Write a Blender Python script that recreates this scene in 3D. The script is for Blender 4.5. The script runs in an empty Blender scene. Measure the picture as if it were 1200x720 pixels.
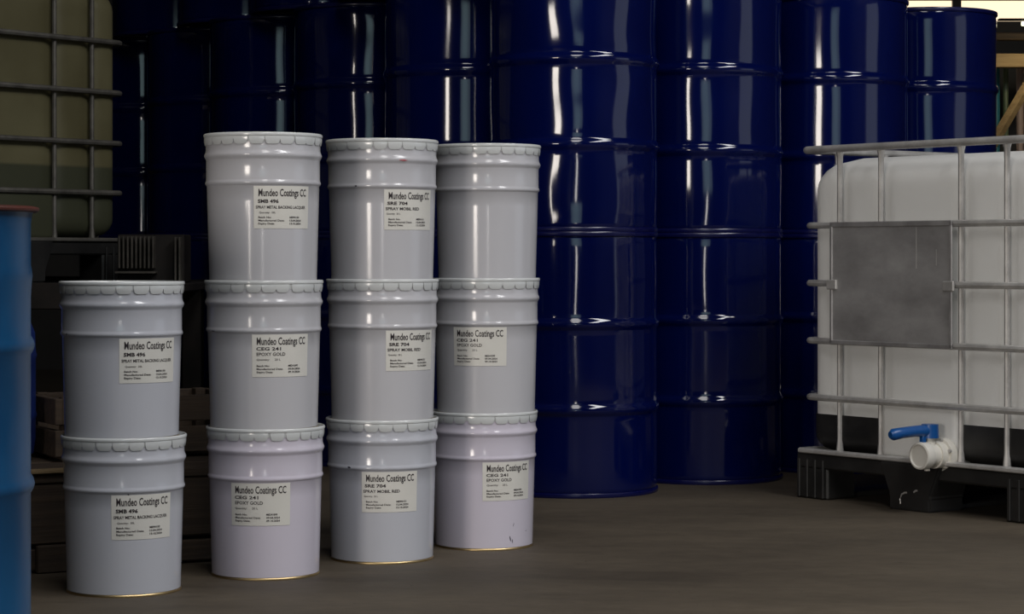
import bpy, bmesh, math, random
from mathutils import Vector, Matrix, noise

random.seed(7)
SC = bpy.context.scene
COL = SC.collection
PI = math.pi

# ------------------------------------------------------------------ camera
cam_d = bpy.data.cameras.new('camera')
cam_d.lens = 80.0
cam_d.shift_y = -0.05
cam_d.sensor_width = 36.0
cam_d.clip_end = 200
cam = bpy.data.objects.new('camera', cam_d)
cam.location = (0, 0, 0.80)
cam.rotation_euler = (PI / 2, 0, 0)
COL.objects.link(cam)
SC.camera = cam

# ------------------------------------------------------------------ world, daylight, exposure
W = bpy.data.worlds.new('world')
SC.world = W
W.use_nodes = True
W.node_tree.nodes['Background'].inputs[0].default_value = (0.75, 0.85, 1.0, 1)
W.node_tree.nodes['Background'].inputs[1].default_value = 0.6

def area_light(name, loc, rot, sx, sy, power, color):
    d = bpy.data.lights.new(name, 'AREA')
    d.shape = 'RECTANGLE'; d.size = sx; d.size_y = sy
    d.energy = power; d.color = color
    o = bpy.data.objects.new(name, d)
    o.location = loc; o.rotation_euler = rot
    COL.objects.link(o)
    return o

# daylight that enters through the open doors and windows of the warehouse
area_light('daylight_loading_door', (-7.15, -7.75, 1.6), (PI / 2, 0, 0), 2.7, 3.0, 560, (1.0, 0.91, 0.82))
area_light('daylight_green_window', (0.75, -7.75, 2.5), (PI / 2, 0, 0), 3.6, 2.0, 10, (0.60, 1.0, 0.98))
area_light('daylight_green_window_centre', (0.55, -7.72, 2.5), (PI / 2, 0, 0), 1.9, 2.0, 6, (0.62, 1.0, 0.98))
area_light('daylight_door_gap', (0.55, -7.75, 0.75), (PI / 2, 0, 0), 0.5, 1.1, 22, (1.0, 0.95, 0.92))
area_light('daylight_side_door', (5.75, 5.0, 1.6), (PI / 2, 0, PI / 2), 2.4, 2.4, 4, (0.93, 0.96, 1.0))
area_light('daylight_roof_light_centre', (0.4, 1.6, 5.46), (0, 0, 0), 1.2, 5.0, 135, (1.0, 0.96, 0.92))
area_light('daylight_roof_light_right', (3.8, 2.4, 5.46), (0, 0, 0), 1.2, 6.0, 370, (0.98, 0.97, 0.97))

VS = SC.view_settings
VS.view_transform = 'Standard'
VS.look = 'None'
VS.gamma = 1.0
VS.use_curve_mapping = False
VS.exposure = 0.0

# ------------------------------------------------------------------ materials
def new_mat(name):
    m = bpy.data.materials.new(name)
    m.use_nodes = True
    return m, m.node_tree.nodes, m.node_tree.links, m.node_tree.nodes['Principled BSDF']

def plain(name, col, rough=0.5, metal=0.0, coat=0.0, spec=0.5):
    m, n, l, b = new_mat(name)
    b.inputs['Base Color'].default_value = (*col, 1)
    b.inputs['Roughness'].default_value = rough
    b.inputs['Metallic'].default_value = metal
    b.inputs['Coat Weight'].default_value = coat
    b.inputs['Specular IOR Level'].default_value = spec
    return m

def worn(name, c1, c2, scale=4.0, rough=(0.4, 0.6), metal=0.0, detail=6, bump=0.0, stretch=(1, 1, 1), lo=0.35, hi=0.7, coat=0.0):
    """two-tone procedural wear on object coordinates"""
    m, n, l, b = new_mat(name)
    tc = n.new('ShaderNodeTexCoord'); mp = n.new('ShaderNodeMapping')
    mp.inputs['Scale'].default_value = stretch
    nz = n.new('ShaderNodeTexNoise'); nz.inputs['Scale'].default_value = scale; nz.inputs['Detail'].default_value = detail
    nz.inputs['Roughness'].default_value = 0.62
    l.new(tc.outputs['Object'], mp.inputs[0]); l.new(mp.outputs[0], nz.inputs['Vector'])
    cr = n.new('ShaderNodeValToRGB')
    cr.color_ramp.elements[0].position = lo; cr.color_ramp.elements[0].color = (*c1, 1)
    cr.color_ramp.elements[1].position = hi; cr.color_ramp.elements[1].color = (*c2, 1)
    l.new(nz.outputs['Fac'], cr.inputs[0]); l.new(cr.outputs[0], b.inputs['Base Color'])
    mr = n.new('ShaderNodeMapRange'); mr.inputs[3].default_value = rough[0]; mr.inputs[4].default_value = rough[1]
    l.new(nz.outputs['Fac'], mr.inputs[0]); l.new(mr.outputs[0], b.inputs['Roughness'])
    b.inputs['Metallic'].default_value = metal
    b.inputs['Coat Weight'].default_value = coat
    if bump:
        bp = n.new('ShaderNodeBump'); bp.inputs['Strength'].default_value = bump; bp.inputs['Distance'].default_value = 0.01
        l.new(nz.outputs['Fac'], bp.inputs['Height']); l.new(bp.outputs[0], b.inputs['Normal'])
    return m

M = {}
def enamel(name, col, col2):
    m = worn(name, col, col2, scale=3.0, rough=(0.12, 0.17), lo=0.3, hi=0.75)
    return m
M['pail'] = enamel('pail_grey_enamel', (0.455, 0.455, 0.485), (0.485, 0.485, 0.515))
M['pail_lilac'] = enamel('pail_lilac_enamel', (0.53, 0.50, 0.58), (0.56, 0.53, 0.61))
M['pail_cool'] = enamel('pail_cool_enamel', (0.44, 0.452, 0.50), (0.47, 0.482, 0.53))
M['lid'] = enamel('lid_white_enamel', (0.54, 0.56, 0.57), (0.60, 0.62, 0.62))
M['brass'] = plain('lacquered_tin_seam', (0.52, 0.39, 0.20), 0.38, 1.0)
M['paper'] = worn('label_paper', (0.60, 0.59, 0.55), (0.64, 0.63, 0.59), scale=8, rough=(0.35, 0.45))
M['ink'] = plain('label_ink', (0.016, 0.010, 0.014), 0.45)
M['chip'] = plain('bare_chip', (0.02, 0.015, 0.03), 0.6)
M['smear'] = plain('red_smear', (0.40, 0.08, 0.10), 0.5)
M['navy'] = worn('navy_enamel', (0.0006, 0.0032, 0.046), (0.0009, 0.0044, 0.060), scale=2.0, rough=(0.06, 0.11))
M['navy_edge'] = worn('navy_enamel_edge', (0.002, 0.003, 0.05), (0.004, 0.006, 0.06), scale=9, rough=(0.2, 0.3))
M['bright_blue'] = worn('bright_blue_enamel', (0.0006, 0.044, 0.125), (0.003, 0.064, 0.165), scale=5, rough=(0.26, 0.42), stretch=(1, 1, 0.6))
M['rust_red'] = worn('rust_red_lid', (0.05, 0.012, 0.008), (0.10, 0.022, 0.013), scale=14, rough=(0.5, 0.7))
M['blue_plastic'] = plain('dark_blue_plastic', (0.006, 0.02, 0.13), 0.45)
M['galv'] = worn('galvanised_steel', (0.42, 0.41, 0.40), (0.62, 0.61, 0.59), scale=14, rough=(0.40, 0.55), metal=0.55)
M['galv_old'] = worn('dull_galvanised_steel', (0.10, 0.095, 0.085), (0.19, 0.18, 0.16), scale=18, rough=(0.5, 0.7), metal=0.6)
M['sheet'] = worn('brushed_sheet', (0.24, 0.235, 0.235), (0.46, 0.455, 0.455), scale=3.5, rough=(0.42, 0.62), metal=0.35, detail=9, stretch=(1.0, 1.0, 1.6), lo=0.38, hi=0.78)
M['sheet_edge'] = worn('sheet_edge', (0.30, 0.29, 0.29), (0.50, 0.49, 0.49), scale=9, rough=(0.35, 0.5), metal=0.6)
M['black_plastic'] = worn('black_plastic', (0.008, 0.008, 0.008), (0.022, 0.021, 0.02), scale=7, rough=(0.35, 0.55))
M['valve_white'] = plain('valve_white_plastic', (0.66, 0.64, 0.58), 0.4)
M['valve_cap'] = plain('valve_cap_plastic', (0.58, 0.565, 0.52), 0.5)
M['handle_blue'] = plain('handle_blue_plastic', (0.003, 0.062, 0.235), 0.35)
M['orange'] = plain('orange_dot', (0.75, 0.18, 0.08), 0.5)
M['timber'] = worn('dark_timber', (0.024, 0.015, 0.009), (0.060, 0.039, 0.023), scale=5, rough=(0.7, 0.9), stretch=(0.5, 7, 9), bump=0.3)
M['timber_pale'] = worn('pale_timber', (0.22, 0.15, 0.075), (0.34, 0.25, 0.13), scale=6, rough=(0.7, 0.9), stretch=(0.6, 6, 6), bump=0.2)
M['dark_steel'] = worn('dark_steel', (0.005, 0.004, 0.0035), (0.018, 0.013, 0.010), scale=9, rough=(0.5, 0.75), metal=0.3)
M['fin'] = worn('fin_steel', (0.05, 0.045, 0.038), (0.11, 0.10, 0.085), scale=12, rough=(0.45, 0.6), metal=0.4)

def poly_mat(name, c1, c2, trans, level=None):
    """translucent blow-moulded polyethylene"""
    m, n, l, b = new_mat(name)
    out = n['Material Output']
    tc = n.new('ShaderNodeTexCoord'); nz = n.new('ShaderNodeTexNoise')
    nz.inputs['Scale'].default_value = 3.0; nz.inputs['Detail'].default_value = 5
    l.new(tc.outputs['Object'], nz.inputs['Vector'])
    cr = n.new('ShaderNodeValToRGB')
    cr.color_ramp.elements[0].position = 0.35; cr.color_ramp.elements[0].color = (*c1, 1)
    cr.color_ramp.elements[1].position = 0.72; cr.color_ramp.elements[1].color = (*c2, 1)
    l.new(nz.outputs['Fac'], cr.inputs[0]); l.new(cr.outputs[0], b.inputs['Base Color'])
    b.inputs['Roughness'].default_value = 0.42
    tr = n.new('ShaderNodeBsdfTranslucent'); l.new(cr.outputs[0], tr.inputs['Color'])
    if level:      # liquid standing in the tank, seen through its wall
        sx = n.new('ShaderNodeSeparateXYZ'); l.new(tc.outputs['Object'], sx.inputs[0])
        lv = n.new('ShaderNodeMapRange'); lv.inputs[1].default_value = level - 0.006; lv.inputs[2].default_value = level + 0.006
        l.new(sx.outputs[2], lv.inputs[0])
        mc = n.new('ShaderNodeMix'); mc.data_type = 'RGBA'; l.new(lv.outputs[0], mc.inputs[0])
        mc.inputs[6].default_value = (0.064, 0.068, 0.041, 1); l.new(cr.outputs[0], mc.inputs[7])
        l.new(mc.outputs[2], b.inputs['Base Color'])
    mx = n.new('ShaderNodeMixShader'); mx.inputs[0].default_value = trans
    l.new(b.outputs[0], mx.inputs[1]); l.new(tr.outputs[0], mx.inputs[2]); l.new(mx.outputs[0], out.inputs[0])
    return m
M['poly_white'] = poly_mat('white_polyethylene', (0.87, 0.87, 0.85), (0.92, 0.92, 0.905), 0.35)
M['poly_yellow'] = poly_mat('yellowed_polyethylene', (0.125, 0.112, 0.056), (0.185, 0.170, 0.092), 0.15, 0.43)
M['liquid'] = plain('liquid_in_tank', (0.16, 0.17, 0.10), 0.4)

# floor: brushed, stained concrete
def floor_mat():
    m, n, l, b = new_mat('stained_concrete')
    tc = n.new('ShaderNodeTexCoord')
    def nz(scale, detail, st):
        mp = n.new('ShaderNodeMapping'); mp.inputs['Scale'].default_value = st
        mp.inputs['Rotation'].default_value = (0, 0, 0.35)
        t = n.new('ShaderNodeTexNoise'); t.inputs['Scale'].default_value = scale; t.inputs['Detail'].default_value = detail
        t.inputs['Roughness'].default_value = 0.65
        l.new(tc.outputs['Object'], mp.inputs[0]); l.new(mp.outputs[0], t.inputs['Vector'])
        return t
    a = nz(1.1, 8, (0.55, 1.6, 1)); c = nz(14, 6, (1, 1.4, 1)); sp = nz(55, 2, (1, 1, 1))
    r1 = n.new('ShaderNodeValToRGB')
    r1.color_ramp.elements[0].position = 0.34; r1.color_ramp.elements[0].color = (0.047, 0.036, 0.0235, 1)
    r1.color_ramp.elements[1].position = 0.70; r1.color_ramp.elements[1].color = (0.106, 0.084, 0.057, 1)
    l.new(a.outputs['Fac'], r1.inputs[0])
    mx = n.new('ShaderNodeMix'); mx.data_type = 'RGBA'; mx.blend_type = 'MULTIPLY'; mx.inputs[0].default_value = 0.55
    r2 = n.new('ShaderNodeValToRGB')
    r2.color_ramp.elements[0].position = 0.3; r2.color_ramp.elements[0].color = (0.6, 0.58, 0.55, 1)
    r2.color_ramp.elements[1].position = 0.65; r2.color_ramp.elements[1].color = (1, 1, 1, 1)
    l.new(c.outputs['Fac'], r2.inputs[0])
    l.new(r1.outputs[0], mx.inputs[6]); l.new(r2.outputs[0], mx.inputs[7])
    mx2 = n.new('ShaderNodeMix'); mx2.data_type = 'RGBA'; mx2.blend_type = 'MULTIPLY'; mx2.inputs[0].default_value = 1.0
    r3 = n.new('ShaderNodeValToRGB')
    r3.color_ramp.elements[0].position = 0.26; r3.color_ramp.elements[0].color = (0.25, 0.22, 0.2, 1)
    r3.color_ramp.elements[1].position = 0.31; r3.color_ramp.elements[1].color = (1, 1, 1, 1)
    l.new(sp.outputs['Fac'], r3.inputs[0])
    l.new(mx.outputs[2], mx2.inputs[6]); l.new(r3.outputs[0], mx2.inputs[7])
    l.new(mx2.outputs[2], b.inputs['Base Color'])
    mr = n.new('ShaderNodeMapRange'); mr.inputs[3].default_value = 0.55; mr.inputs[4].default_value = 0.8
    l.new(a.outputs['Fac'], mr.inputs[0]); l.new(mr.outputs[0], b.inputs['Roughness'])
    bp = n.new('ShaderNodeBump'); bp.inputs['Strength'].default_value = 0.25; bp.inputs['Distance'].default_value = 0.004
    l.new(c.outputs['Fac'], bp.inputs['Height']); l.new(bp.outputs[0], b.inputs['Normal'])
    return m
M['floor'] = floor_mat()
M['wall'] = worn('dark_cladding', (0.020, 0.019, 0.018), (0.040, 0.037, 0.034), scale=1.5, rough=(0.6, 0.8))
M['ceil'] = worn('dark_roof_sheet', (0.022, 0.021, 0.02), (0.04, 0.038, 0.036), scale=1.5, rough=(0.6, 0.8))

def emit(name, col, s):
    m, n, l, b = new_mat(name)
    b.inputs['Base Color'].default_value = (*col, 1)
    b.inputs['Emission Color'].default_value = (*col, 1)
    b.inputs['Emission Strength'].default_value = s
    return m
M['lit_window'] = emit('lit_window', (1.0, 0.80, 0.54), 1.25)
M['lit_tube'] = emit('lit_tube', (1.0, 0.95, 0.62), 3.0)

# ------------------------------------------------------------------ mesh helpers
def obj(name, bm, mat, parent=None, loc=(0, 0, 0), rz=0.0, smooth=False):
    me = bpy.data.meshes.new(name)
    bm.normal_update()
    bm.to_mesh(me); bm.free()
    if smooth:
        for p in me.polygons: p.use_smooth = True
        try: me.set_sharp_from_angle(angle=math.radians(38))
        except Exception: pass
    me.materials.append(M[mat] if isinstance(mat, str) else mat)
    o = bpy.data.objects.new(name, me)
    o.location = loc; o.rotation_euler = (0, 0, rz)
    COL.objects.link(o)
    if parent: o.parent = parent
    return o

def tag(o, label=None, cat=None, group=None, kind=None):
    if label: o['label'] = label
    if cat: o['category'] = cat
    if group: o['group'] = group
    if kind: o['kind'] = kind
    return o

def empty(name, loc=(0, 0, 0), rz=0.0):
    o = bpy.data.objects.new(name, None)
    o.empty_display_size = 0.1
    o.location = loc; o.rotation_euler = (0, 0, rz)
    COL.objects.link(o)
    return o

def box(bm, x0, x1, y0, y1, z0, z1, bev=0.0, seg=1):
    r = bmesh.ops.create_cube(bm, size=1.0)
    vs = r['verts']
    for v in vs:
        v.co = Vector(((x0 + x1) / 2 + v.co.x * (x1 - x0), (y0 + y1) / 2 + v.co.y * (y1 - y0), (z0 + z1) / 2 + v.co.z * (z1 - z0)))
    if bev:
        es = list({e for v in vs for e in v.link_edges})
        bmesh.ops.bevel(bm, geom=es, offset=bev, segments=seg, affect='EDGES', profile=0.5)
    return bm

def nb(*a, **k):
    return box(bmesh.new(), *a, **k)

def lathe(bm, prof, seg=72, closed=False, cap0=False, cap1=False):
    rings = []
    for (r, z) in prof:
        rings.append([bm.verts.new((r * math.cos(2 * PI * i / seg), r * math.sin(2 * PI * i / seg), z)) for i in range(seg)])
    pairs = list(zip(rings[:-1], rings[1:]))
    if closed: pairs.append((rings[-1], rings[0]))
    for a, b in pairs:
        for i in range(seg):
            j = (i + 1) % seg
            bm.faces.new((a[i], a[j], b[j], b[i]))
    if cap0: bm.faces.new(list(reversed(rings[0])))
    if cap1: bm.faces.new(rings[-1])
    return bm

def tube(bm, pts, rad, seg=10, closed=False, ry=None):
    """round tube along a polyline; pts are Vectors"""
    pts = [Vector(p) for p in pts]
    n = len(pts); rings = []
    for i, p in enumerate(pts):
        if closed: t = pts[(i + 1) % n] - pts[i - 1]
        elif i == 0: t = pts[1] - pts[0]
        elif i == n - 1: t = pts[-1] - pts[-2]
        else: t = pts[i + 1] - pts[i - 1]
        t.normalize()
        up = Vector((0, 0, 1)) if abs(t.z) < 0.9 else Vector((0, 1, 0))
        a = t.cross(up).normalized(); b = a.cross(t).normalized()
        rr = rad[i] if isinstance(rad, (list, tuple)) else rad
        rings.append([bm.verts.new(p + a * rr * math.cos(2 * PI * k / seg) + b * (ry or rr) * math.sin(2 * PI * k / seg)) for k in range(seg)])
    prs = list(zip(rings[:-1], rings[1:]))
    if closed: prs.append((rings[-1], rings[0]))
    for a, b in prs:
        for k in range(seg):
            j = (k + 1) % seg
            bm.faces.new((a[k], b[k], b[j], a[j]))
    if not closed:
        bm.faces.new(rings[0]); bm.faces.new(list(reversed(rings[-1])))
    bmesh.ops.recalc_face_normals(bm, faces=bm.faces[:])
    return bm

def cyl(bm, p0, p1, r0, r1=None, seg=28):
    return tube(bm, [p0, p1], [r0, r0 if r1 is None else r1], seg)

def copy_tree(o, parent=None):
    c = o.copy(); COL.objects.link(c); c.parent = parent
    for ch in list(o.children): copy_tree(ch, c)
    return c

# ------------------------------------------------------------------ the warehouse shell
fl = obj('floor', nb(-12, 9, -10, 18, -0.2, 0.0), 'floor'); tag(fl, kind='structure')
bm = bmesh.new()
for (x0, x1, y0, y1) in ((-12, -0.2, -10, 18), (-0.2, 1.0, -10, -0.9), (-0.2, 1.0, 4.1, 18), (1.0, 3.2, -10, 18), (3.2, 4.4, -10, -0.6), (3.2, 4.4, 5.4, 18), (4.4, 9, -10, 18)):
    box(bm, x0, x1, y0, y1, 5.5, 5.7)
ce = obj('ceiling', bm, 'ceil'); tag(ce, kind='structure')

def wall(name, x0, x1, y0, y1, holes, axis, z1=5.5):
    """wall with rectangular openings; holes are (a0, a1, z0, z1) along the wall axis"""
    bm = bmesh.new()
    lo, hi = (x0, x1) if axis == 'x' else (y0, y1)
    cuts = sorted(holes)
    cur = lo
    def seg(a0, a1, za, zb):
        if a1 - a0 < 1e-4 or zb - za < 1e-4: return
        if axis == 'x': box(bm, a0, a1, y0, y1, za, zb)
        else: box(bm, x0, x1, a0, a1, za, zb)
    for (a0, a1, za, zb) in cuts:
        seg(cur, a0, 0, z1); seg(a0, a1, 0, za); seg(a0, a1, zb, z1); cur = a1
    seg(cur, hi, 0, z1)
    o = obj(name, bm, 'wall'); tag(o, kind='structure')
    return o
wall('wall_front', -12, 9, -8.2, -8.0, [(-8.6, -5.7, 0.0, 3.2), (-1.1, 2.6, 1.4, 3.6)], 'x')
wall('wall_added_shade', -10.0, -2.9, 2.0, 2.12, [], 'x', 3.6)  # unseen wall, added to keep loading door light off the left drums
wall('wall_left', -10.2, -10.0, -8.0, 16.0, [], 'y')
wall('wall_right', 6.0, 6.2, -8.0, 16.0, [(3.7, 6.3, 0.3, 2.9)], 'y')
wall('wall_back', -12, 9, 16.0, 16.2, [(2.4, 4.6, 2.45, 3.7)], 'x')

# ------------------------------------------------------------------ paint pails
PITCH = 0.366
def pail_r(z):           # outer radius of the conical lower body
    return 0.1335 + (z - 0.006) / (0.245 - 0.006) * 0.0060

def make_text(body, width, cap, x, y, bold=0.0):
    """flat lettering in label space: x from the label's left, y down from its top; returns verts, faces"""
    cu = bpy.data.curves.new('txt', 'FONT')
    cu.body = body; cu.size = 1.0; cu.resolution_u = 2; cu.offset = bold
    o = bpy.data.objects.new('txt', cu); COL.objects.link(o)
    bpy.context.view_layer.update()
    dg = bpy.context.evaluated_depsgraph_get()
    me = bpy.data.meshes.new_from_object(o.evaluated_get(dg))
    vs = [v.co.copy() for v in me.vertices]; fs = [tuple(p.vertices) for p in me.polygons]
    bpy.data.objects.remove(o); bpy.data.curves.remove(cu); bpy.data.meshes.remove(me)
    x0 = min(v.x for v in vs); x1 = max(v.x for v in vs)
    sx = width / (x1 - x0); sy = cap / 0.70
    return [((v.x - x0) * sx + x, -y + v.y * sy) for v in vs], fs

LW, LH, LZ = 0.148, 0.106, 0.190       # label width, height, centre height on the pail
def bend(x, y, off):
    """label space -> pail surface; label centred on the -Y side"""
    z = LZ + LH / 2 + y
    r = pail_r(z) + off
    a = (x - LW / 2) / 0.137
    return (r * math.sin(a), -r * math.cos(a), z)

def label_paper_mesh():
    bm = bmesh.new(); N = 16
    g = [[bm.verts.new(bend(LW * i / N, -LH * j / 2, 0.0007)) for j in range(3)] for i in range(N + 1)]
    for i in range(N):
        for j in range(2):
            bm.faces.new((g[i][j], g[i][j + 1], g[i + 1][j + 1], g[i + 1][j]))
    return bm

def lettering_mesh(kind):
    rows = [('Mundeo Coatings CC', 0.126, 0.0182, 0.0115, 0.0255, 0.018)]
    if kind == 'SMB':
        rows += [('SMB 496', 0.050, 0.0088, 0.0100, 0.0425, 0.034),
                 ('SPRAY METAL BACKING LACQUER', 0.131, 0.0070, 0.0050, 0.0565, 0.022),
                 ('Quantity:  20L', 0.040, 0.0044, 0.0130, 0.0685, 0.008)]
        data = ('ME90150', '13.04.2024', '13.10.2024')
    elif kind == 'SRE':
        rows += [('SRE 704', 0.054, 0.0080, 0.0080, 0.0405, 0.034),
                 ('SPRAY MOBIL RED', 0.094, 0.0074, 0.0040, 0.0545, 0.024),
                 ('Quantity:  20 L', 0.036, 0.0044, 0.0060, 0.0660, 0.008)]
        data = ('ME90151', '12.04.2024', '12.10.2024')
    else:
        rows += [('CEG 241', 0.060, 0.0078, 0.0100, 0.0395, 0.026),
                 ('EPOXY GOLD', 0.070, 0.0080, 0.0110, 0.0530, 0.018),
                 ('Quantity:     20 L', 0.058, 0.0050, 0.0110, 0.0650, 0.006)]
        data = ('ME241099', '09.04.2024', '09.10.2024')
    for q, (a, wa, b, wb) in enumerate((('Batch No:', 0.031, data[0], 0.027), ('Manufactured Date:', 0.064, data[1], 0.033), ('Expiry Date:', 0.039, data[2], 0.033))):
        y = 0.0805 + q * 0.0078
        rows.append((a, wa, 0.0046, 0.0110, y, 0.022)); rows.append((b, wb, 0.0046, 0.0890, y, 0.028))
    bm = bmesh.new()
    for (t, w, cap, x, y, bold) in rows:
        vs, fs = make_text(t, w, cap, x, y, bold)
        bv = [bm.verts.new(bend(px, py, 0.0011)) for (px, py) in vs]
        for f in fs:
            try: bm.faces.new([bv[i] for i in f])
            except ValueError: pass
    return bm

def mesh_of(bm, name, mat, smooth=True):
    o = obj(name, bm, mat, smooth=smooth); me = o.data
    bpy.data.objects.remove(o)
    return me

ME = {}
def body_profile():
    p = [(0.0, 0.0015), (0.128, 0.0015), (0.1322, 0.006)]
    for k in range(7):
        z = 0.0065 + (0.2445 - 0.0065) * k / 6; p.append((pail_r(z), z))
    p += [(0.1408, 0.2462), (0.1428, 0.2487), (0.1438, 0.2517), (0.1432, 0.2550), (0.1418, 0.2580), (0.1412, 0.2610)]
    p += [(0.1412, 0.285), (0.1412, 0.309), (0.1424, 0.3125), (0.1445, 0.3160), (0.1460, 0.3195), (0.1463, 0.3225), (0.1452, 0.3262),
          (0.1432, 0.3305), (0.1422, 0.336), (0.1422, 0.345), (0.1430, 0.355), (0.1436, 0.362)]
    return p
ME['body'] = {k: mesh_of(lathe(bmesh.new(), body_profile(), 80), 'body', k) for k in ('pail', 'pail_lilac', 'pail_cool')}
ME['seam'] = mesh_of(lathe(bmesh.new(), [(0.1315, 0.0), (0.1345, 0.0), (0.1350, 0.0020), (0.1345, 0.0042), (0.1325, 0.006)], 80, closed=True), 'bottom_seam', 'brass')
lid_prof = [(0.0, 0.3692), (0.1408, 0.3692), (0.1422, 0.3700), (0.1430, 0.3755), (0.1440, 0.3772), (0.1457, 0.3774), (0.1476, 0.3758), (0.1482, 0.3730),
            (0.1476, 0.3695), (0.1458, 0.3680), (0.1450, 0.3640), (0.1436, 0.3560)]
ME['lid'] = mesh_of(lathe(bmesh.new(), lid_prof, 80), 'lid', 'lid')

def lug_mesh(wdeg):
    bm = bmesh.new()
    prof = [(0.1460, 0.3690), (0.1464, 0.3655), (0.1464, 0.3600), (0.1456, 0.3545), (0.1446, 0.3500), (0.1440, 0.3478)]
    N = 5; T = 0.0011
    def ring(off):
        g = []
        for k, (r, z) in enumerate(prof):
            w = wdeg * (0.5, 0.5, 0.49, 0.46, 0.40, 0.28)[k]
            g.append([bm.verts.new(((r + off) * math.sin(math.radians(-w + 2 * w * i / N)), -(r + off) * math.cos(math.radians(-w + 2 * w * i / N)), z)) for i in range(N + 1)])
        return g
    a = ring(0.0); b = ring(-T)
    K = len(prof)
    for k in range(K - 1):
        for i in range(N):
            bm.faces.new((a[k][i], a[k + 1][i], a[k + 1][i + 1], a[k][i + 1]))
    for i in range(N): bm.faces.new((a[K - 1][i], b[K - 1][i], b[K - 1][i + 1], a[K - 1][i + 1]))
    for k in range(K - 1):
        bm.faces.new((a[k][0], b[k][0], b[k + 1][0], a[k + 1][0])); bm.faces.new((a[k][N], a[k + 1][N], b[k + 1][N], b[k][N]))
    return bm
ME['lug'] = [mesh_of(lug_mesh(w), 'lug', 'lid') for w in (14.6, 14.9, 13.6)]
ME['paper'] = mesh_of(label_paper_mesh(), 'label', 'paper')
ME['letters'] = {k: mesh_of(lettering_mesh(k), 'lettering', 'ink', smooth=False) for k in ('SMB', 'SRE', 'CEG')}

def child(name, me, parent, rz=0.0, loc=(0, 0, 0)):
    o = bpy.data.objects.new(name, me); o.location = loc; o.rotation_euler = (0, 0, rz)
    COL.objects.link(o); o.parent = parent
    return o

def patch(parent, ang, z, w, h, mat, name, tilt=0.0, off=0.0006, rfun=pail_r):
    """thin irregular mark lying on the pail wall"""
    bm = bmesh.new(); vs = []
    n = 9
    for k in range(n):
        t = 2 * PI * k / n
        j = random.uniform(0.6, 1.15)
        x = w / 2 * math.cos(t) * j; y = h / 2 * math.sin(t) * j
        x, y = x * math.cos(tilt) - y * math.sin(tilt), x * math.sin(tilt) + y * math.cos(tilt)
        r = rfun(z + y) + off; a = ang + x / 0.14
        vs.append(bm.verts.new((r * math.sin(a), -r * math.cos(a), z + y)))
    bm.faces.new(vs)
    return obj(name, bm, mat, parent)

def make_pail(x, y, level, kind, ang, body, label, lidrot):
    o = empty('paint_pail', (x, y, level * PITCH)); o.scale = (1.010, 1.010, PITCH / 0.370)
    o['label'] = label; o['category'] = 'paint pail'; o['group'] = 'stacked paint pails'
    child('body', ME['body'][body], o)
    child('bottom_seam', ME['seam'], o)
    ld = child('lid', ME['lid'], o)
    for k in range(24):
        child('lug', ME['lug'][random.choice((0, 0, 1, 2))], ld, lidrot + 2 * PI * k / 24 + random.uniform(-0.02, 0.02))
    if kind:
        lb = child('label', ME['paper'], o, ang)
        tag(lb, 'white printed paper label')
        child('lettering', ME['letters'][kind], lb)
    return o

D2 = math.radians
# (x, y) of each stack; view azimuth is folded into the label angle
S1, S2, S3, S4 = (-0.930, 5.454), (-0.621, 5.734), (-0.344, 6.028), (-0.078, 6.300)
def az(s): return math.atan2(s[0], s[1])
def lab(s, deg): return D2(deg) - az(s)
p11 = make_pail(*S1, 0, 'SMB', lab(S1, 19.0), 'pail_cool', 'light grey SMB 496 lacquer pail standing on the floor under another in the two-pail stack', 0.1)
p12 = make_pail(S1[0] - 0.005, S1[1], 1, 'SMB', lab(S1, 28.5), 'pail_cool', 'light grey SMB 496 lacquer pail on top of the two-pail stack', 0.22)
p21 = make_pail(*S2, 0, 'CEG', lab(S2, -5.5), 'pail_lilac', 'pale lilac CEG 241 epoxy gold pail on the floor, next to the two-pail stack', 0.05)
p22 = make_pail(S2[0] - 0.004, S2[1], 1, 'CEG', lab(S2, 19.0), 'pail', 'light grey CEG 241 epoxy gold pail in the middle, under a SMB 496 pail', 0.18)
p23 = make_pail(S2[0] - 0.006, S2[1], 2, 'SMB', lab(S2, 21.5), 'pail', 'light grey SMB 496 lacquer pail on top of a three-pail stack', 0.0)
p31 = make_pail(*S3, 0, 'SRE', lab(S3, 9.0), 'pail_cool', 'grey SRE 704 red paint pail standing on the floor, label facing front', 0.12)
p32 = make_pail(S3[0] + 0.001, S3[1], 1, 'SRE', lab(S3, 34.5), 'pail', 'grey SRE 704 red paint pail in the middle of its stack', 0.21)
p33 = make_pail(S3[0], S3[1], 2, 'SRE', lab(S3, 33.0), 'pail', 'grey SRE 704 red paint pail on top of its stack, red smear under the lid', 0.03)
p41 = make_pail(*S4, 0, 'CEG', lab(S4, 29.5), 'pail_lilac', 'pale lilac CEG 241 epoxy gold pail scratched near the base, by the navy drums', 0.09)
p42 = make_pail(S4[0] + 0.006, S4[1], 1, 'CEG', lab(S4, -7.5), 'pail', 'light grey CEG 241 epoxy gold pail under the pail with no visible label', 0.2)
p43 = make_pail(S4[0] + 0.009, S4[1], 2, None, 0, 'pail', 'light grey paint pail with no visible label, on top of its stack', 0.14)

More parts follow.
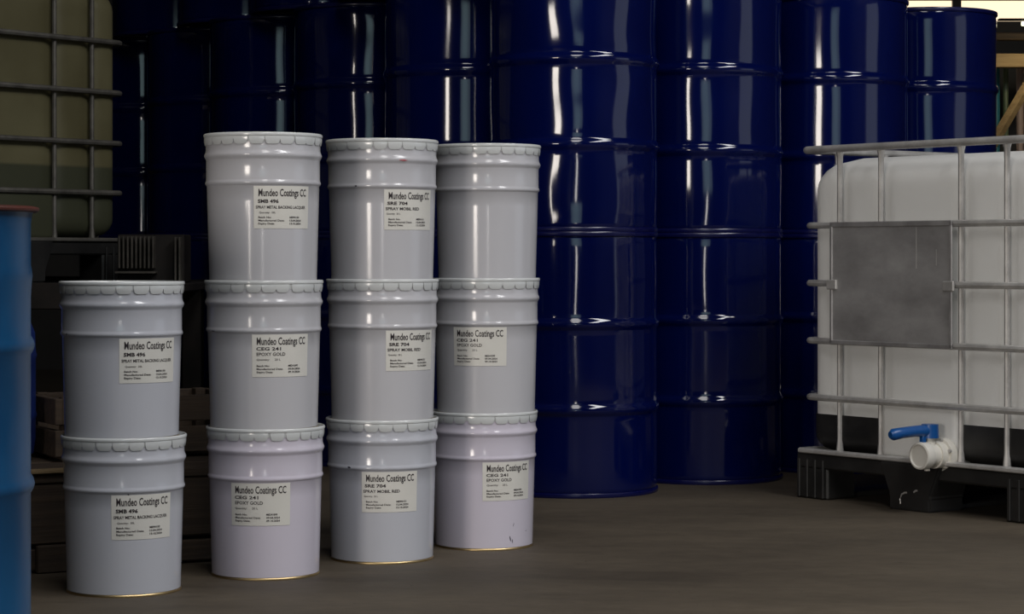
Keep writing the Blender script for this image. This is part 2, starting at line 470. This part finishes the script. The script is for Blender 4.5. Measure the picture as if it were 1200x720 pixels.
bead = lambda z: 0.1432
patch(p33, D2(-28) - az(S3), 0.252, 0.007, 0.005, 'chip', 'paint_chip', rfun=lambda z: 0.1436)
patch(p33, D2(22) - az(S3), 0.3195, 0.022, 0.004, 'smear', 'paint_smear', rfun=lambda z: 0.1461)
patch(p31, D2(-36) - az(S3), 0.2535, 0.014, 0.005, 'chip', 'paint_chip', rfun=lambda z: 0.1436)
patch(p12, D2(-62) - az(S1), 0.2515, 0.008, 0.005, 'chip', 'paint_chip', rfun=lambda z: 0.1437)
patch(p22, D2(-60) - az(S2), 0.2500, 0.020, 0.003, 'chip', 'paint_chip', rfun=lambda z: 0.1435)
patch(p11, D2(4) - az(S1), 0.2445, 0.005, 0.004, 'chip', 'paint_chip', rfun=lambda z: 0.1396)
for (a, z, w, h, t) in ((32, 0.030, 0.003, 0.016, 0.25), (35, 0.024, 0.0025, 0.014, 0.1), (36, 0.068, 0.0015, 0.014, -0.3), (58, 0.048, 0.009, 0.0015, 0.1)):
    patch(p41, D2(a) - az(S4), z, w, h, 'chip', 'scratch', tilt=t)

# ------------------------------------------------------------------ steel drums
DH = 0.880
def drum_profile(R=0.2850, fine=False):
    p = [(0.0, 0.014), (0.272, 0.014), (0.280, 0.010), (0.2835, 0.016), (R, 0.024)]
    def run(z0, z1, n):
        return [(R, z0 + (z1 - z0) * k / n) for k in range(n + 1)]
    def hoop(z):
        return [(R + 0.0005, z - 0.020), (R + 0.0045, z - 0.0135), (R + 0.0078, z - 0.006), (R + 0.0083, z), (R + 0.0074, z + 0.006), (R + 0.0040, z + 0.0125), (R + 0.0005, z + 0.019)]
    n = 14 if fine else 6
    p += run(0.030, 0.268, n) + hoop(0.290) + run(0.312, 0.552, n) + hoop(0.574) + run(0.596, 0.848, n)
    p += [(R - 0.0012, 0.858), (0.2835, 0.866), (0.280, 0.872)]
    return p

def drum_body(seg=96, dents=None, fine=False):
    bm = lathe(bmesh.new(), drum_profile(fine=fine), seg)
    if dents:
        amp, sc, sd = dents
        for v in bm.verts:
            r = math.hypot(v.co.x, v.co.y)
            if r < 0.27: continue
            z = v.co.z
            m = min(1.0, min(abs(z - k) for k in (0.02, 0.29, 0.574, 0.86)) / 0.05)
            d = noise.noise(Vector((v.co.x * sc, v.co.y * sc, z * sc * 0.9 + sd))) * amp * m
            k = (r + d) / r
            v.co.x *= k; v.co.y *= k
    return bm
chime_top = [(0.2800, 0.8660), (0.2842, 0.8640), (0.2880, 0.8650), (0.2898, 0.8690), (0.2898, 0.8765), (0.2880, 0.8800), (0.2845, 0.8800), (0.2825, 0.8775), (0.2815, 0.8680)]
chime_bot = [(0.2800, 0.0130), (0.2815, 0.0020), (0.2840, 0.0000), (0.2878, 0.0000), (0.2896, 0.0035), (0.2896, 0.0110), (0.2880, 0.0150), (0.2842, 0.0165)]
ME['drum'] = [mesh_of(drum_body(), 'body', 'navy'),
              mesh_of(drum_body(120, (0.0050, 6.0, 5.4), True), 'body', 'navy'),
              mesh_of(drum_body(96, (0.0022, 5.0, 8.3), True), 'body', 'navy'),
              mesh_of(drum_body(96, (0.0030, 6.0, 1.7), True), 'body', 'navy')]
ME['chime_t'] = mesh_of(lathe(bmesh.new(), chime_top, 96, closed=True), 'top_chime', 'navy_edge')
ME['chime_b'] = mesh_of(lathe(bmesh.new(), chime_bot, 96, closed=True), 'bottom_chime', 'navy_edge')
ME['dlid'] = mesh_of(lathe(bmesh.new(), [(0.0, 0.862), (0.20, 0.862), (0.206, 0.866), (0.214, 0.866), (0.220, 0.862), (0.272, 0.862), (0.2815, 0.869)], 64), 'lid', 'navy')
ME['bung'] = mesh_of(lathe(bmesh.new(), [(0.0, 0.874), (0.018, 0.874), (0.024, 0.876), (0.031, 0.874), (0.034, 0.862)], 20), 'bung', 'galv')

def drum(x, y, level, var, rz, label, off=(0, 0)):
    o = empty('steel_drum', (x + off[0], y + off[1], level * DH), rz)
    o['label'] = label; o['category'] = 'drum'; o['group'] = 'navy drums stacked in rows'
    child('body', ME['drum'][var], o); child('bottom_chime', ME['chime_b'], o); child('top_chime', ME['chime_t'], o)
    l = child('lid', ME['dlid'], o)
    child('bung', ME['bung'], l, loc=(0.19, 0, 0)); b = child('bung', ME['bung'], l, loc=(-0.20, 0.03, 0)); b.scale = (0.6, 0.6, 1)
    return o
DA, DB, DC, DD = (0.210, 7.776), (0.6875, 8.222), (1.210, 8.620), (1.635, 9.045)
DE, DF, DG, DHh, DI = (-0.175, 8.250), (-0.563, 8.880), (-0.951, 9.330), (-1.287, 9.830), (-1.680, 10.350)
drum(*DA, 0, 2, 0.4, 'navy drum on the floor at the block corner, beside the lilac pail stack')
drum(*DA, 1, 1, 1.1, 'dented navy drum with wavy bright reflections, on top at the block corner')
drum(*DB, 0, 2, 2.0, 'navy drum on the floor between the corner drum and the white tank')
drum(*DB, 1, 3, 0.9, 'navy drum with two straight streaks of light, next above from the dented one')
drum(*DC, 0, 2, 0.3, 'navy floor drum mostly hidden beside the white tank cage')
drum(*DC, 1, 2, 1.9, 'navy drum in the upper layer directly above the edge of the white tank')
drum(*DD, 0, 0, 0.2, 'navy floor drum hidden behind the white tank at the row end')
drum(*DD, 1, 2, 2.7, 'upper navy drum showing its top rim, last of the row by the lit corner')
drum(*DE, 0, 0, 0.6, 'dark navy floor drum behind the pail stacks, first behind the corner drum')
drum(*DE, 1, 2, 1.2, 'dark upper navy drum behind the pail without label, beside the dented drum')
drum(*DF, 0, 0, 1.6, 'dark navy floor drum hidden behind the SRE 704 pail stack')
drum(*DF, 1, 3, 0.8, 'dark upper navy drum rising above the red paint pail stack')
drum(*DG, 0, 0, 0.1, 'dark navy floor drum hidden behind the SMB and CEG pail stack')
drum(*DG, 1, 2, 2.2, 'dark upper navy drum rising above the SMB 496 topped three-pail stack')
drum(*DHh, 0, 0, 1.4, 'dark navy floor drum seen in the gap between the two-pail and three-pail stacks')
drum(*DHh, 1, 0, 0.7, 'near-black upper navy drum in the gap above the finned cooler end')
drum(*DI, 0, 0, 2.5, 'dark navy floor drum behind the stand of the yellowed tank')
drum(*DI, 1, 0, 0.5, 'dark upper navy drum with one thin bright streak beside the yellowed tank')
mid = lambda a, b: ((a[0] + b[0]) / 2, (a[1] + b[1]) / 2)
drum(*mid(DA, DE), 2, 0, 0.4, 'unseen navy third-layer drum added for shade across the corner drum and its dark neighbour')  # added above the view to shade the left row from the roof light
drum(*mid(DE, DF), 2, 0, 1.3, 'unseen navy third-layer drum added for shade above the SRE 704 pail stack')  # another unseen drum, put in to darken the row below
drum(*mid(DF, DG), 2, 0, 0.2, 'navy third-layer drum added for shade above the SMB 496 topped stack')  # added drum, continues the shade along the left row
drum(*mid(DG, DHh), 2, 0, 1.0, 'navy drum of the third layer with a faint teal streak')
drum(*mid(DHh, DI), 2, 0, 2.0, 'navy drum of the third layer next to the yellowed tank')

# ------------------------------------------------------------------ bright blue drum at the left edge
bd = empty('blue_drum', (-1.307, 4.800, 0))
tag(bd, 'bright blue steel drum with a rust-red lid ring beside the two-pail stack', 'drum')
R = 0.286
prof = [(0.0, 0.01), (0.278, 0.01), (0.284, 0.0), (0.291, 0.0), (0.291, 0.014), (R, 0.024)]
def bh(z): return [(R, z - 0.02), (R + 0.006, z - 0.010), (R + 0.0085, z), (R + 0.006, z + 0.010), (R, z + 0.02)]
prof += bh(0.315) + bh(0.610) + [(R, 0.71), (R + 0.002, 0.745), (R + 0.0035, 0.757), (R + 0.002, 0.770), (R, 0.78), (R, 0.87), (R + 0.003, 0.889), (R + 0.006, 0.894)]
obj('body', lathe(bmesh.new(), prof, 96), 'bright_blue', bd, smooth=True)
obj('lid', lathe(bmesh.new(), [(0.0, 0.893), (0.24, 0.893), (0.272, 0.889), (0.284, 0.899), (0.290, 0.901)], 96), 'rust_red', bd, smooth=True)
lr = obj('lid_ring', lathe(bmesh.new(), [(0.286, 0.892), (0.297, 0.892), (0.303, 0.895), (0.304, 0.899), (0.302, 0.903), (0.293, 0.905), (0.287, 0.902)], 96, closed=True), 'rust_red', bd, smooth=True)
tag(lr, 'rust red clamp ring')

# ------------------------------------------------------------------ intermediate bulk containers
def bottle_mesh(half, rz, n, grooves, zc, flute=0.016, keep=None, r1=0.045, rb=None):
    """blow-moulded box: corner radius r1 in plan, rz along the top edges, rb along the foot"""
    rb = rb or rz
    hx, hy, hz = half
    bm = bmesh.new()
    bmesh.ops.create_cube(bm, size=2.0)
    bmesh.ops.subdivide_edges(bm, edges=bm.edges[:], cuts=n, use_grid_fill=True)
    for v in bm.verts:
        cx, cy, cz = v.co
        z = cz * hz
        r = rz if z > 0 else rb
        d = max(0.0, abs(z) - (hz - r)) / r
        ins = r * (1 - math.sqrt(max(0.0, 1 - d * d)))
        ax, ay = hx - ins, hy - ins
        px, py = cx * ax, cy * ay
        qx = max(-(ax - r1), min(ax - r1, px)); qy = max(-(ay - r1), min(ay - r1, py))
        dx, dy = px - qx, py - qy
        if dx and dy:
            L = math.hypot(dx, dy); m = max(abs(dx), abs(dy))
            px, py = qx + dx / L * m, qy + dy / L * m
        if abs(cy) > 0.999 and abs(px) < hx - 0.03:
            g = sum(math.exp(-((px - gx) / 0.026) ** 2) for gx in grooves) * flute
            e = max(0.0, min(1.0, (hz - abs(z)) / 0.12))
            py -= math.copysign(g * e, py)
        v.co = Vector((px, py, z + zc))
    if keep:
        bad = [f for f in bm.faces if not keep(f.calc_center_median())]
        bmesh.ops.delete(bm, geom=bad, context='FACES')
    return bm

def loop_pts(hx, hy, z, r, n=6):
    out = []
    for (cx, cy, a0) in ((hx - r, hy - r, 0), (-hx + r, hy - r, PI / 2), (-hx + r, -hy + r, PI), (hx - r, -hy + r, 1.5 * PI)):
        for k in range(n + 1):
            a = a0 + PI / 2 * k / n
            out.append(Vector((cx + r * math.cos(a), cy + r * math.sin(a), z)))
    return out

def make_ibc(name, loc, rz, label, poly, metal, dirty=False):
    o = empty(name, loc, rz); tag(o, label, 'tank')
    HX, HY = 0.498, 0.592                       # outer cage half sizes
    GX = (-0.350, -0.168, 0.168, 0.350); GY = (-0.45, -0.225, 0.0, 0.225, 0.45)
    zc = 0.640; half = (0.484, 0.570, 0.482)
    bt = obj('bottle', bottle_mesh(half, 0.105, 46, GX, zc, rb=0.075), poly, o, smooth=True)
    neck = obj('filler_cap', lathe(bmesh.new(), [(0.085, 1.11), (0.085, 1.135), (0.080, 1.145), (0.0, 1.147)], 32), 'black_plastic', bt, smooth=True)
    # black tray hugging the foot of the bottle, left open in front for the white sump
    if not dirty: obj('bottom_tray', bottle_mesh([half[0] + 0.005, half[1] + 0.005, half[2] + 0.008], 0.062, 60, (), zc, r1=0.050, keep=lambda c: c.z < 0.276 and not (c.y < -0.45 and abs(c.x) < 0.170)), 'black_plastic', o, smooth=True)
    bm = bmesh.new(); box(bm, -0.165, 0.165, -0.588, -0.45, 0.150, 0.345, 0.028, 5)
    obj('sump', bm, poly, bt, smooth=True)
    # cage
    RT = 0.0092
    for z in (0.333, 0.520, 0.710, 0.900):
        obj('cage_bar', tube(bmesh.new(), loop_pts(HX, HY, z, 0.04), RT, 8, closed=True, ry=0.0105), metal, o, smooth=True)
    obj('top_rail', tube(bmesh.new(), loop_pts(HX + 0.004, HY + 0.004, 1.150, 0.035), 0.0125, 10, closed=True), metal, o, smooth=True)
    bmr = bmesh.new()
    for s in (-1, 1):
        box(bmr, -0.50, 0.50, s * 0.600 - 0.022, s * 0.600 + 0.014, 0.150, 0.164, 0.003)
        box(bmr, s * 0.500 - 0.018, s * 0.500 + 0.014, -0.60, 0.60, 0.150, 0.164, 0.003)
    obj('base_rail', bmr, metal, o)
    def upright(x, y, nx, ny):
        bm = bmesh.new(); k = 0.0165
        px, py = x - nx * k, y - ny * k
        tx, ty = -ny, nx
        tube(bm, [(px, py, 0.160), (px, py, 0.20), (px, py, 1.09), (px, py, 1.125), (px, py, 1.143)], [0.0130, 0.0088, 0.0088, 0.0100, 0.0145], 8)
        obj('cage_upright', bm, metal, o, smooth=True)
    for gx in GX:
        upright(gx, -HY, 0, -1); upright(gx, HY, 0, 1)
    for gy in GY:
        upright(-HX, gy, -1, 0); upright(HX, gy, 1, 0)
    # black plastic pallet
    bm = bmesh.new()
    box(bm, -0.515, 0.515, -0.612, 0.612, 0.100, 0.150, 0.006)
    pal = obj('pallet_deck', bm, 'black_plastic', o)
    for bx in (-0.445, 0.0, 0.445):
        for by in (-0.545, 0.0, 0.545):
            bm = bmesh.new()
            front_c = (bx == 0.0 and abs(by) > 0.5)
            if front_c:
                s = 1 if by > 0 else -1
                f = s * 0.628; b = s * 0.47
                vs = [bm.verts.new(v) for v in ((-0.085, f, 0), (0.085, f, 0), (0.085, b, 0), (-0.085, b, 0),
                                                (-0.085, f, 0.045), (0.085, f, 0.045), (0.085, b, 0.045), (-0.085, b, 0.045),
                                                (-0.128, f, 0.150), (0.128, f, 0.150), (0.128, b, 0.150), (-0.128, b, 0.150))]
                for q in ((3, 2, 1, 0), (0, 1, 5, 4), (4, 5, 9, 8), (1, 2, 6, 5), (5, 6, 10, 9), (2, 3, 7, 6), (6, 7, 11, 10), (3, 0, 4, 7), (7, 4, 8, 11), (8, 9, 10, 11)):
                    bm.faces.new([vs[i] for i in q])
                bmesh.ops.recalc_face_normals(bm, faces=bm.faces[:])
                bmesh.ops.bevel(bm, geom=bm.edges[:], offset=0.006, segments=2, affect='EDGES')
            else:
                box(bm, bx - 0.072, bx + 0.072, by - 0.065, by + 0.065, 0.0, 0.104, 0.006)
                if abs(bx) > 0.1:
                    sx = 1 if bx > 0 else -1
                    for q in range(4):
                        yy = by - 0.05 + q * 0.033
                        box(bm, min(bx + sx * 0.070, bx + sx * 0.079), max(bx + sx * 0.070, bx + sx * 0.079), yy - 0.006, yy + 0.006, 0.004, 0.13, 0.002)
                    if abs(by) > 0.1:
                        sy = 1 if by > 0 else -1
                        for q in range(4):
                            xx = bx - 0.055 + q * 0.036
                            box(bm, xx - 0.006, xx + 0.006, min(by + sy * 0.063, by + sy * 0.073), max(by + sy * 0.063, by + sy * 0.073), 0.004, 0.13, 0.002)
            obj('pallet_foot', bm, 'black_plastic', o)
    for bx in (-0.445, 0.0, 0.445):
        obj('pallet_runner', nb(bx - 0.06, bx + 0.06, -0.52, 0.52, 0.0, 0.018, 0.003), 'black_plastic', o)
    return o

ibc = make_ibc('bulk_container_tank', (1.742, 7.511, 0), D2(-52.56), 'white plastic bulk container in a galvanised cage on a black pallet', 'poly_white', 'galv')

# data plate on the cage front
pl = obj('data_plate', nb(-0.360, 0.160, -0.6090, -0.6065, 0.516, 0.906, 0.001), 'sheet', ibc)
tag(pl, 'blank scratched sheet metal plate')
for (x0, x1, z0, z1) in ((-0.362, -0.350, 0.514, 0.908), (0.150, 0.162, 0.514, 0.908), (-0.362, 0.162, 0.893, 0.910), (-0.362, 0.162, 0.512, 0.526)):
    obj('plate_edge', nb(x0, x1, -0.6130, -0.6070, z0, z1, 0.002), 'sheet_edge', pl)
for x0 in (-0.374, 0.126):
    bm = nb(x0, x0 + 0.045, -0.6165, -0.6065, 0.690, 0.722, 0.003)
    obj('plate_clip', bm, 'galv', pl)
for x0, z0, z1 in ((0.012, 0.76, 0.89), (0.095, 0.77, 0.82)):
    obj('plate_scratch', nb(x0, x0 + 0.003, -0.6094, -0.6088, z0, z1), 'galv', pl)

# outlet valve
vx, vz = 0.112, 0.184
vb = bmesh.new()
cyl(vb, (vx, -0.585, vz), (vx, -0.612, vz), 0.051, seg=40)
cyl(vb, (vx, -0.608, vz), (vx, -0.640, vz), 0.042, seg=36)
cyl(vb, (vx, -0.630, vz), (vx, -0.682, vz), 0.036, seg=36)
cyl(vb, (vx, -0.655, vz), (vx, -0.655, vz + 0.062), 0.021, 0.015, seg=20)
cyl(vb, (vx, -0.668, vz), (vx, -0.668, vz - 0.047), 0.009, seg=12)
val = obj('outlet_valve', vb, 'valve_white', ibc, smooth=True)
cb = bmesh.new()
lathe(cb, [(0.0, 0.0), (0.040, 0.0), (0.0425, 0.003), (0.0425, 0.026), (0.041, 0.032), (0.036, 0.034), (0.034, 0.030), (0.033, 0.028), (0.0, 0.028)], 44)
for v in cb.verts: v.co = Vector((vx + v.co.x, -0.672 - v.co.z, vz + v.co.y))
bmesh.ops.recalc_face_normals(cb, faces=cb.faces[:])
obj('valve_cap', cb, 'valve_cap', val, smooth=True)
hb = bmesh.new()
cyl(hb, (vx, -0.655, vz + 0.054), (vx, -0.655, vz + 0.096), 0.028, 0.026, seg=24)
pts = [(vx, -0.660, vz + 0.076), (vx - 0.004, -0.72, vz + 0.077), (vx - 0.010, -0.77, vz + 0.074), (vx - 0.014, -0.805, vz + 0.070), (vx - 0.016, -0.815, vz + 0.069)]
tube(hb, pts, [0.020, 0.017, 0.017, 0.018, 0.011], 14, ry=None)
box(hb, vx - 0.008, vx + 0.008, -0.695, -0.679, vz + 0.040, vz + 0.064, 0.002)
hd = obj('valve_handle', hb, 'handle_blue', val, smooth=True)
tag(hd, 'blue plastic lever handle')
obj('tamper_dot', nb(vx - 0.012, vx - 0.003, -0.6745, -0.6705, vz + 0.046, vz + 0.055, 0.001), 'orange', val)
for a in range(6):
    t = 2 * PI * a / 6 + 0.3
    obj('flange_bolt', cyl(bmesh.new(), (vx + 0.046 * math.cos(t), -0.610, vz + 0.046 * math.sin(t)), (vx + 0.046 * math.cos(t), -0.619, vz + 0.046 * math.sin(t)), 0.006, seg=8), 'galv', val)
# pale scuffs on the black pallet foot
for pts in ([(-0.034, 0.020), (-0.036, 0.036), (-0.030, 0.050), (-0.018, 0.056), (-0.008, 0.057)], [(0.020, 0.060), (0.028, 0.066), (0.036, 0.067)]):
    obj('scuff', tube(bmesh.new(), [(x, -0.6280, z) for x, z in pts], [0.0014 + 0.0016 * (k == len(pts) // 2) for k in range(len(pts))], 5, ry=0.003), 'galv', ibc)

# yellowed tank on its stand
ycen, ry = (-2.238, 8.569), D2(52.3)
old = make_ibc('bulk_container_tank', (ycen[0], ycen[1], 0.703), ry, 'yellowed, partly filled plastic bulk container in a dull steel cage on a dark stand', 'poly_yellow', 'galv_old', True)

# stand under the yellowed tank
st = empty('steel_stand', (-2.15, 8.55, 0.018)); tag(st, 'dark steel stand carrying the yellowed tank and the finned cooler', 'stand')
tt = nb(-1.0, 0.89, -0.85, 0.88, 0.655, 0.684, 0.004); box(tt, 0.885, 1.0, -0.85, 0.35, 0.655, 0.684, 0.004)
obj('table_top', tt, 'dark_steel', st)
for sx in (-0.95, 0.0, 0.84):
    for sy in (-0.80, 0.80):
        obj('leg', nb(sx - 0.04, sx + 0.04, sy - 0.04, sy + 0.04, -0.018, 0.657, 0.004), 'dark_steel', st)
obj('edge_rail', nb(-1.0, 1.0, -0.865, -0.845, 0.60, 0.690, 0.004), 'dark_steel', st)
obj('lower_rail', nb(-0.95, 0.95, -0.82, -0.78, 0.20, 0.26, 0.004), 'dark_steel', st)

# finned cooler beside the yellowed tank
fc = empty('finned_cooler', (-1.300, 8.22, 0.7025)); tag(fc, 'dark rusty oil cooler with upright metal fins on the stand', 'cooler')
obj('casing', nb(-0.125, 0.115, 0.0, 0.18, 0.0, 0.175, 0.004), 'dark_steel', fc)
for k in range(9):
    x = -0.112 + k * 0.0152
    obj('fin', nb(x - 0.0032, x + 0.0032, -0.045, 0.002, 0.052, 0.168, 0.0015), 'fin', fc)
for x in (0.090, 0.105):
    obj('fin', nb(x - 0.0035, x + 0.0035, -0.045, 0.002, 0.002, 0.165, 0.0015), 'fin', fc)
obj('bottom_ledge', nb(-0.125, 0.02, -0.06, 0.0, 0.034, 0.042, 0.001), 'fin', fc)

# ------------------------------------------------------------------ timber skid behind the pails
sk = empty('timber_skid', (-1.175, 5.72, 0), math.atan2(0.19, 0.353)); tag(sk, 'dark weathered timber skid lying on the floor behind the pails', 'skid')
for k in range(5):
    y0 = k * 0.165
    obj('deck_plank', nb(-0.62, 0.64, y0, y0 + 0.150, 0.228 + random.uniform(-0.002, 0.002), 0.250, 0.003), 'timber' if k else 'timber', sk)
for y0 in (0.005, 0.36, 0.70):
    obj('beam', nb(-0.60, 0.63, y0, y0 + 0.10, 0.072, 0.227, 0.005), 'timber', sk)
for k, x0 in enumerate((-0.60, -0.02, 0.50)):
    obj('bearer', nb(x0, x0 + 0.12, 0.0, 0.80, 0.0, 0.071, 0.004), 'timber', sk)
obj('bearer', nb(-0.60, 0.63, 0.012, 0.10, 0.006, 0.062, 0.004), 'timber', sk)
pk = obj('offcut', nb(-0.20, 0.26, -0.012, 0.03, 0.2525, 0.262, 0.002), 'timber_pale', loc=(-1.175, 5.72, 0), rz=math.atan2(0.19, 0.353))
tag(pk, 'pale thin timber offcut lying along the skid edge', 'timber')

cr = empty('wooden_crate', (-1.054, 6.296, 0.2525), math.atan2(0.19, 0.353)); tag(cr, 'dark slatted wooden crate standing on the timber skid', 'crate')
for k in range(2):
    z0 = 0.012 + k * 0.085
    for (x0, x1, y0, y1) in ((-0.24, 0.26, -0.15, -0.13), (-0.24, 0.26, 0.13, 0.15), (-0.26, -0.24, -0.15, 0.15), (0.26, 0.28, -0.15, 0.15)):
        obj('slat', nb(x0, x1, y0, y1, z0, z0 + 0.070, 0.002), 'timber', cr)
for x0 in (-0.235, 0.225):
    for y0 in (-0.128, 0.098):
        obj('post', nb(x0, x0 + 0.03, y0, y0 + 0.03, 0.0, 0.17, 0.002), 'timber', cr)
obj('base_board', nb(-0.24, 0.26, -0.128, 0.128, 0.004, 0.012), 'timber', cr)

bc = empty('plastic_barrel', (-1.413, 6.10, 0.2525)); tag(bc, 'small dark blue plastic barrel on the timber skid behind the bright blue drum', 'barrel')
obj('body', lathe(bmesh.new(), [(0.0, 0.0), (0.105, 0.0), (0.128, 0.018), (0.134, 0.06), (0.134, 0.11), (0.137, 0.12), (0.134, 0.13), (0.134, 0.27), (0.137, 0.28), (0.134, 0.29), (0.132, 0.34), (0.118, 0.375), (0.085, 0.39)], 48), 'blue_plastic', bc, smooth=True)
obj('cap', lathe(bmesh.new(), [(0.086, 0.385), (0.088, 0.40), (0.080, 0.412), (0.0, 0.412)], 32), 'blue_plastic', bc, smooth=True)

# ------------------------------------------------------------------ far lit corner behind the drums
wn = empty('window_1', (3.5, 16.06, 2.45)); tag(wn, kind='structure')
obj('pane', nb(-1.1, 1.1, 0.0, 0.02, 0.0, 1.24), 'lit_window', wn)
for k in range(4):
    obj('mullion', nb(-1.1 + k * 0.7333 - 0.03, -1.1 + k * 0.7333 + 0.03, -0.04, 0.0, 0.0, 1.24), 'dark_steel', wn)
obj('transom', nb(-1.1, 1.1, -0.05, -0.01, 0.15, 0.17), 'timber', wn)

tl = empty('tube_lamp', (3.42, 14.6, 2.28)); tag(tl, 'glowing fluorescent tube lamp under the far beam in the lit corner', 'lamp')
obj('housing', nb(-0.30, 0.45, -0.03, 0.03, 0.030, 0.042, 0.002), 'dark_steel', tl)
obj('tube', cyl(bmesh.new(), (-0.15, 0, 0.010), (0.42, 0, 0.016), 0.014, seg=12), 'lit_tube', tl)

rk = empty('timber_rack', (3.35, 15.0, 0)); tag(rk, 'brown timber rack with a diagonal brace in the far lit corner', 'rack')
obj('beam', nb(-0.9, 1.0, -0.05, 0.05, 2.04, 2.13, 0.006), 'timber_pale', rk)
obj('beam', nb(-0.9, 1.0, -0.04, 0.04, 2.22, 2.27, 0.006), 'timber', rk)
for x0 in (-0.85, 0.9):
    obj('post', nb(x0 - 0.05, x0 + 0.05, -0.05, 0.05, 0.0, 2.30, 0.006), 'timber_pale', rk)
br = obj('brace', tube(bmesh.new(), [(-0.50, -0.09, 1.03), (0.22, -0.09, 2.24)], 0.035, 4), 'timber_pale', rk)
for nm, px, w, mat, lb in (('steel_post', -0.098, 0.028, (0.02, 0.16, 0.22), 'teal painted post leaning behind the timber rack'),
                           ('steel_post', -0.03, 0.018, (0.10, 0.14, 0.08), 'dull green painted post behind the timber rack'),
                           ('steel_post', 0.065, 0.025, (0.32, 0.24, 0.22), 'pale pinkish post behind the timber rack')):
    o = obj(nm, lathe(bmesh.new(), [(0.0, 0.0), (w * 1.05, 0.0), (w * 1.05, 0.012), (w, 0.014), (w, 2.10), (w * 0.8, 2.115), (0.0, 2.115)], 16), plain('post_paint', mat, 0.5), loc=(3.35 + px, 15.3, 0), smooth=True)
    tag(o, lb, 'post')
d = bpy.data.lights.new('corner_lamp_glow', 'AREA'); d.shape = 'RECTANGLE'; d.size = 0.6; d.size_y = 0.05; d.energy = 3; d.color = (1, 0.82, 0.5)
lo = bpy.data.objects.new('corner_lamp_glow', d); lo.location = (3.5, 14.5, 2.22); lo.rotation_euler = (D2(25), 0, 0); COL.objects.link(lo)
